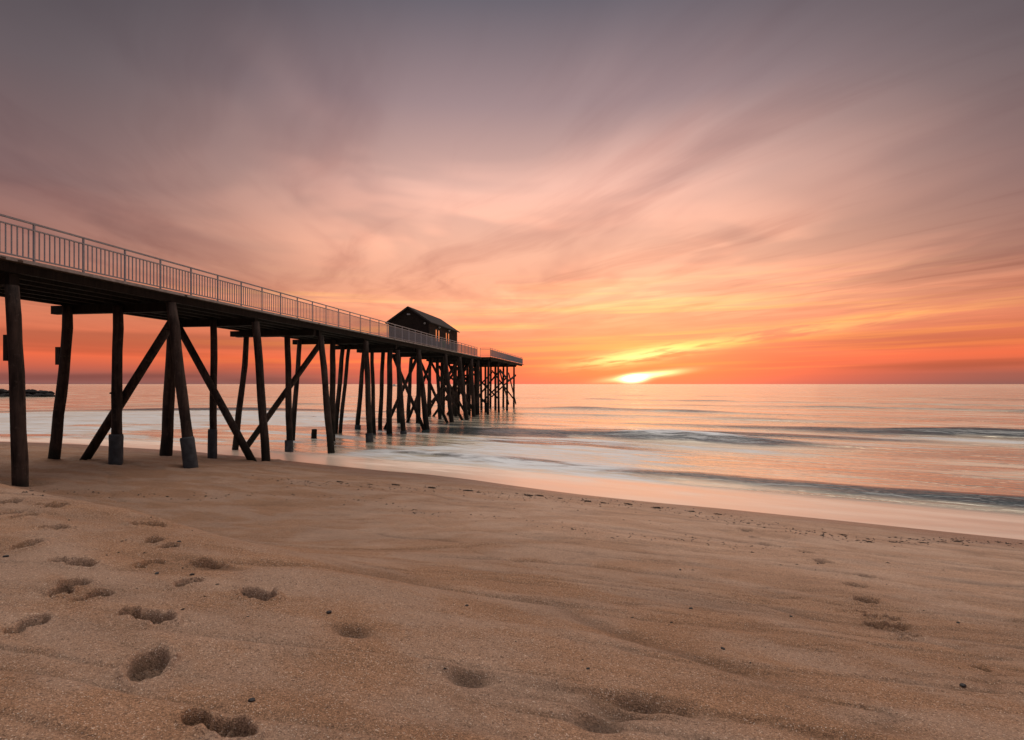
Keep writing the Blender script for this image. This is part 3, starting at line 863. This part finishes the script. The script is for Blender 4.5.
# side wall towards the picture, with the window openings left free
def wall_with_holes(x0, thick, holes, zs, ze):
    mb = MB(); y = -hl
    spans = []
    for (c, w) in holes:
        spans.append((y, c - w)); y = c + w
    spans.append((y, hl))
    for a_, b_ in spans: mb.box((x0, (a_ + b_) / 2, eh / 2 + .004), (1, 0, 0), (0, 1, 0), (0, 0, 1), thick, (b_ - a_) / 2, eh / 2)
    for (c, w) in holes:
        mb.box((x0, c, zs / 2 + .004), (1, 0, 0), (0, 1, 0), (0, 0, 1), thick, w, zs / 2)
        mb.box((x0, c, (ze + eh) / 2 + .004), (1, 0, 0), (0, 1, 0), (0, 0, 1), thick, w, (eh - ze) / 2)
    return mb
ZS, ZE = .75, 2.02
hp('side_wall', wall_with_holes(hw, .07, WIN, ZS, ZE), M['shingle'])
hp('side_wall', wall_with_holes(-hw, .07, WIN, ZS, ZE), M['shingle'])
for sy in (-1, 1):
    mb = MB(); y0, y1 = sy * hl - .06, sy * hl + .06
    pr = [(-hw - .065, .004), (hw + .065, .004), (hw + .065, eh), (0, ph - .03), (-hw - .065, eh)]
    mb.add([(x, y0 + sy * .005, z) for x, z in pr] + [(x, y1 + sy * .005, z) for x, z in pr],
           [(0, 1, 2, 3, 4), (9, 8, 7, 6, 5)] + [(i, (i + 1) % 5, (i + 1) % 5 + 5, i + 5) for i in range(5)])
    hp('gable_wall', mb, M['shingle'])
ov = .22
sl = (ph - eh) / (hw + .065)
for sx in (-1, 1):
    mb = MB(); xe = sx * (hw + .065 + ov); ze = eh - ov * sl
    vs = []
    for yy in (-hl - .28, hl + .28):
        vs += [(0, yy, ph), (xe, yy, ze), (xe, yy, ze + .10), (0, yy, ph + .10)]
    mb.add(vs, [(0, 1, 2, 3), (7, 6, 5, 4), (0, 4, 5, 1), (1, 5, 6, 2), (2, 6, 7, 3), (3, 7, 4, 0)])
    r_ = hp('roof', mb, M['roof'])
    m2 = MB(); yy = -hl - .295
    m2.bar((0, yy, ph + .03), (xe, yy, ze + .03), .025, .14); hp('rake_board', m2, M['trim'], r_)
for (c, w) in WIN:
    for sx in (1, -1):
        mb = MB(); x0 = sx * (hw + .03); t = .05
        for (yc, zc, hy, hz) in ((c, ZS + .03, w, .03), (c, ZE - .03, w, .03), (c - w + .03, (ZS + ZE) / 2, .03, (ZE - ZS) / 2 - .062),
                                 (c + w - .03, (ZS + ZE) / 2, .03, (ZE - ZS) / 2 - .062), (c, (ZS + ZE) / 2, .09, (ZE - ZS) / 2 - .062)):
            mb.box((x0, yc, zc), (1, 0, 0), (0, 1, 0), (0, 0, 1), t, hy, hz)
        wn = hp('window', mb, M['trim'])
        for sgn in (-1, 1):
            m2 = MB(); m2.box((sx * (hw + .02), c + sgn * (w / 2 + .015), (ZS + ZE) / 2), (1, 0, 0), (0, 1, 0), (0, 0, 1), .006, w / 2 - .075, (ZE - ZS) / 2 - .063)
            hp('pane', m2, M['glass'], wn)
def lamp(name, c, nrm):
    mb = MB(); c = Vector(c); n = Vector(nrm)
    mb.tube([c, c + n * .05, c + n * .12 + Vector((0, 0, -.03)), c + n * .18 + Vector((0, 0, -.08))], [.04, .04, .08, .09], 10)
    hp(name, mb, M['lamp'])
mb = MB(); mb.box((0, -hl - .09, ph - .62), (1, 0, 0), (0, 1, 0), (0, 0, 1), .15, .03, .06); mb.box((0, -hl - .125, ph - .62), (1, 0, 0), (0, 1, 0), (0, 0, 1), .11, .01, .04)
hp('gable_vent', mb, M['lamp'])
lamp('wall_lamp', (hw - .3, -hl - .07, eh - .12), (0, -1, 0))
for (c, w) in WIN: lamp('wall_lamp', (hw + .075, c, ZE + .22), (1, 0, 0))

# green bin behind the railing, by the first window
bx = MB()
bx.tube([(0, 0, 0), (0, 0, .1), (0, 0, .75), (0, 0, .80)], [.24, .26, .30, .32], 14)
bq = W(s_from(441.5, -16.0), -15.95, DECK + .003)
bin_ = empty('trash_bin', bq); tag(bin_, 'green round trash bin on the pier deck below the first house window', 'trash bin')
link('body', bx.mesh('body', smooth=True), M['green'], bin_)
bl = MB(); bl.tube([(0, 0, .803), (0, 0, .84), (0, 0, .90)], [.33, .33, .16], 14)
link('lid', bl.mesh('lid', smooth=True), M['green'], bin_)

# ------------------------------------------------------------------ stump in the surf
Z = (EYE + .05) * F / (439.5 - HOR); x = (314 - 512) / F * Z
mb = MB(); mb.tube([(0, 0, -.9), (0, 0, .0), (.01, 0, .35), (.02, .01, .62), (.02, .01, .66)], [.19, .19, .185, .18, .15], 12, .08)
o = link('post_stump', mb.mesh('post_stump', smooth=True), M['pile'], None, (x, Z, 0))
tag(o, 'short dark stump of a broken post standing alone in the surf', 'post stump')

# ------------------------------------------------------------------ rock jetty
def rock_mesh(name, seed, sx, sy, sz, sub=3):
    import bmesh
    bm = bmesh.new(); bmesh.ops.create_icosphere(bm, subdivisions=sub, radius=1.0)
    rs = random.Random(seed)
    planes = []
    for k in range(9):
        n = Vector((rs.uniform(-1, 1), rs.uniform(-1, 1), rs.uniform(-1, 1))).normalized()
        planes.append((n, rs.uniform(.62, .9)))
    for v in bm.verts:
        for n, d in planes:
            e = v.co.dot(n) - d
            if e > 0: v.co -= n * e * .92
        v.co = Vector((v.co.x * sx, v.co.y * sy, v.co.z * sz))
    me = bpy.data.meshes.new(name); bm.to_mesh(me); bm.free(); return me
rmesh = [rock_mesh('boulder', 100 + k, 1.5, 1.3, 1.0) for k in range(6)]
rs = random.Random(5)
def boulder(px, Zr, zc, sc, k):
    o = link('boulder', rmesh[k % 6], M['rock'], None, ((px - 512) / F * Zr, Zr, zc))
    o.scale = (sc, sc, sc * rs.uniform(.8, 1.0)); o.rotation_euler = (rs.uniform(-.3, .3), rs.uniform(-.3, .3), rs.uniform(0, 6.28))
    tag(o, 'dark wet boulder in the low rock jetty at the left edge beyond the pier', 'boulder', 'boulders of the rock jetty')
k = 0
for px in np.arange(-14, 53, 4.6):
    boulder(px + rs.uniform(-1, 1), 165 + rs.uniform(-1.2, 1.2), .15, rs.uniform(.8, 1.05), k); k += 1
for px in np.arange(-12, 50, 5.6):
    boulder(px + rs.uniform(-2, 2), 165.5 + rs.uniform(-.7, 1), 1.45 + rs.uniform(-.15, .3) - max(0, px - 25) * .02, rs.uniform(.7, 1.0), k); k += 1

# ------------------------------------------------------------------ boat on the horizon
Zb = 900.0
bo = empty('motor_boat', ((394.5 - 512) / F * Zb, Zb, 0)); tag(bo, 'tiny pale motor boat on the horizon between the pier piles', 'boat')
mb = MB()
hullp = [(-5, -1.4), (3, -1.4), (6.2, 0), (3, 1.4), (-5, 1.4)]
mb.add([(x_ * .9, y_ * .7, -.4) for x_, y_ in hullp] + [(x_, y_, 1.5 + (.6 if x_ > 5 else 0)) for x_, y_ in hullp],
       [(4, 3, 2, 1, 0), (5, 6, 7, 8, 9)] + [(i, (i + 1) % 5, (i + 1) % 5 + 5, i + 5) for i in range(5)])
link('hull', mb.mesh('hull'), M['hull'], bo)
mb = MB(); mb.box((-.6, 0, 2.4), (1, 0, 0), (0, 1, 0), (0, 0, 1), 1.7, 1.0, .9); mb.box((-.6, 0, 3.4), (1, 0, 0), (0, 1, 0), (0, 0, 1), 2.0, 1.15, .08)
link('cabin', mb.mesh('cabin'), M['hull'], bo)

# ------------------------------------------------------------------ small things on the sand
dg = bpy.context.evaluated_depsgraph_get()
from mathutils.bvhtree import BVHTree
sand_o = bpy.data.objects['sand']
BV = BVHTree.FromObject(sand_o, dg)
def hit(px, py):
    d_ = Vector(ray(px, py)).normalized()
    p, n, i, ds = BV.ray_cast(Vector((0, 0, EYE)), d_)
    return p
def ground(x, y):
    p, n, i, ds = BV.ray_cast(Vector((x, y, 20)), Vector((0, 0, -1)))
    return p
PEB = [
    (329, 613, .017, 'small black pebble at the upper left rim of the nearer shallow dip'),
    (467, 606, .012, 'small black pebble alone on bare sand above the two shallow dips'),
    (252, 701, .014, 'small black pebble just right of the frontmost shoe print'),
    (179, 542, .016, 'dark pebble touching the right end of a double heel mark'),
    (157, 574, .016, 'flat dark pebble below a faint blurred footprint, left one of two'),
    (192, 575, .016, 'flat dark pebble above a long slanted footprint, right one of two'),
    (691, 609, .018, 'dark pebble on the open sand left of the right hand tracks'),
    (723, 649, .014, 'dark pebble lying in the long furrow at the lower right'),
    (680, 570, .014, 'tiny dark pebble above the furrow in the middle of the beach'),
    (791, 617, .014, 'dark pebble between the furrow and the cluster of right hand tracks'),
    (963, 686, .016, 'lone dark pebble near the right edge of the foreground'),
    (958, 623, .013, 'dark pebble right of the cluster of tracks on the slope'),
    (344, 505, .020, 'dark pebble on the slope below the pier, left of the wrack line'),
    (588, 669, .009, 'tiny dark pebble above the big scuffed hollow at the front'),
    (6, 557, .018, 'dark pebble at the far left edge among the footprints'),
]
for k, (px_, py_, sz, lab) in enumerate(PEB):
    p = hit(px_, py_)
    o = link('pebble', rock_mesh('pebble', 300 + k, sz * 1.25, sz, sz * .62, 2), M['pebble'], None, p + Vector((0, 0, sz * .3)))
    o.rotation_euler.z = rs.uniform(0, 6)
    tag(o, lab, 'pebble', 'dark pebbles on the open sand')
# seaweed clumps on the wrack line and its finer litter
def clump_mesh(seed, L):
    r_ = random.Random(seed); mb = MB()
    for k in range(26):
        a_ = r_.uniform(0, 6.28); x0 = r_.gauss(0, L * .20); y0 = r_.gauss(0, L * .07)
        l_ = r_.uniform(.3, .7) * L * .5
        z_ = abs(r_.gauss(0, .008))
        mb.tube([(x0, y0, z_), (x0 + math.cos(a_) * l_ * .5, y0 + math.sin(a_) * l_ * .3, z_ + r_.uniform(.005, .03)),
                 (x0 + math.cos(a_) * l_, y0 + math.sin(a_) * l_ * .6, z_)], [.004, .011, .003], 5, .3)
    return mb.mesh('seaweed_clump')
CL = [(606, 502, .42), (563, 499, .34), (630, 506, .34), (656, 509, .36), (523, 496, .3), (540, 497, .32), (581, 500.5, .3),
      (712, 516, .40), (690, 513, .26), (480, 493, .32), (460, 491.5, .28), (430, 489, .3), (397, 486, .3), (374, 485, .26), (340, 483, .28),
      (765, 525, .16), (820, 533.5, .18), (836, 536, .2), (867, 542, .16), (888, 543, .16), (924, 543, .22), (940, 542, .26), (958, 541, .2), (908, 541, .15)]
cm = [clump_mesh(40 + k, .34) for k in range(5)]
for k, (px_, py_, L) in enumerate(CL):
    p = hit(px_ + rs.uniform(-7, 7), py_ + rs.uniform(-1.6, 1.2))
    if p is None: continue
    L *= rs.uniform(.45, 1.15)
    o = link('seaweed_clump', cm[k % 5], M['weed'], None, p)
    sc = L / .34; o.scale = (sc, sc * .8, sc)
    o.rotation_euler.z = -R(30) + rs.uniform(-.3, .3)
    tag(o, 'small dark clump of washed up seaweed lying on the wrack line', 'seaweed', 'seaweed clumps along the wrack line')
mb = MB()
lines = [([(250, 479), (340, 484), (430, 489), (520, 496), (610, 502), (700, 514), (780, 528), (860, 541), (940, 541), (1020, 543)], 620, 2.0),
         ([(190, 497), (300, 494), (372, 500), (420, 513), (520, 520), (600, 534), (690, 541), (760, 548)], 150, 1.6),
         ([(20, 492), (110, 494), (220, 497)], 40, 2), ([(500, 506), (640, 518), (700, 536), (820, 560)], 26, 5),
         ([(40, 520), (180, 540), (260, 620)], 30, 40), ([(430, 560), (700, 600), (960, 600)], 40, 45)]
for pts, n_, jit in lines:
    pts = np.array(pts, float)
    for _ in range(n_):
        f = rs.uniform(0, len(pts) - 1.001); i = int(f); q = pts[i] + (pts[i + 1] - pts[i]) * (f - i)
        p = hit(q[0] + rs.gauss(0, 4), q[1] + rs.gauss(0, jit))
        if p is None or p.z < .2: continue
        dist = math.hypot(p.x, p.y)
        sz = rs.uniform(.008, .022) * min(1.7, .25 + dist / 11)
        a_ = rs.uniform(0, 6.28)
        c_, s_ = math.cos(a_), math.sin(a_); la = sz * rs.uniform(.8, 1.9); lb = sz * rs.uniform(.5, .9)
        vs = []
        for kk in range(6):
            an = kk * math.pi / 3; k1 = rs.uniform(.6, 1.1)
            u_, v_ = math.cos(an) * la * k1, math.sin(an) * lb * k1
            vs.append(p + Vector((u_ * c_ - v_ * s_, u_ * s_ + v_ * c_, rs.uniform(-.2, .15) * sz)))
        vs += [p + Vector((rs.uniform(-.3, .3) * la, rs.uniform(-.3, .3) * lb, sz * rs.uniform(.3, .7))), p - Vector((0, 0, sz * .5))]
        mb.add(vs, [(kk, (kk + 1) % 6, 6) for kk in range(6)] + [((kk + 1) % 6, kk, 7) for kk in range(6)])
o = link('beach_litter', mb.mesh('beach_litter'), M['weed']); tag(o, 'fine dark flecks of weed and shell strewn along the tide lines', 'beach litter', None, 'stuff')
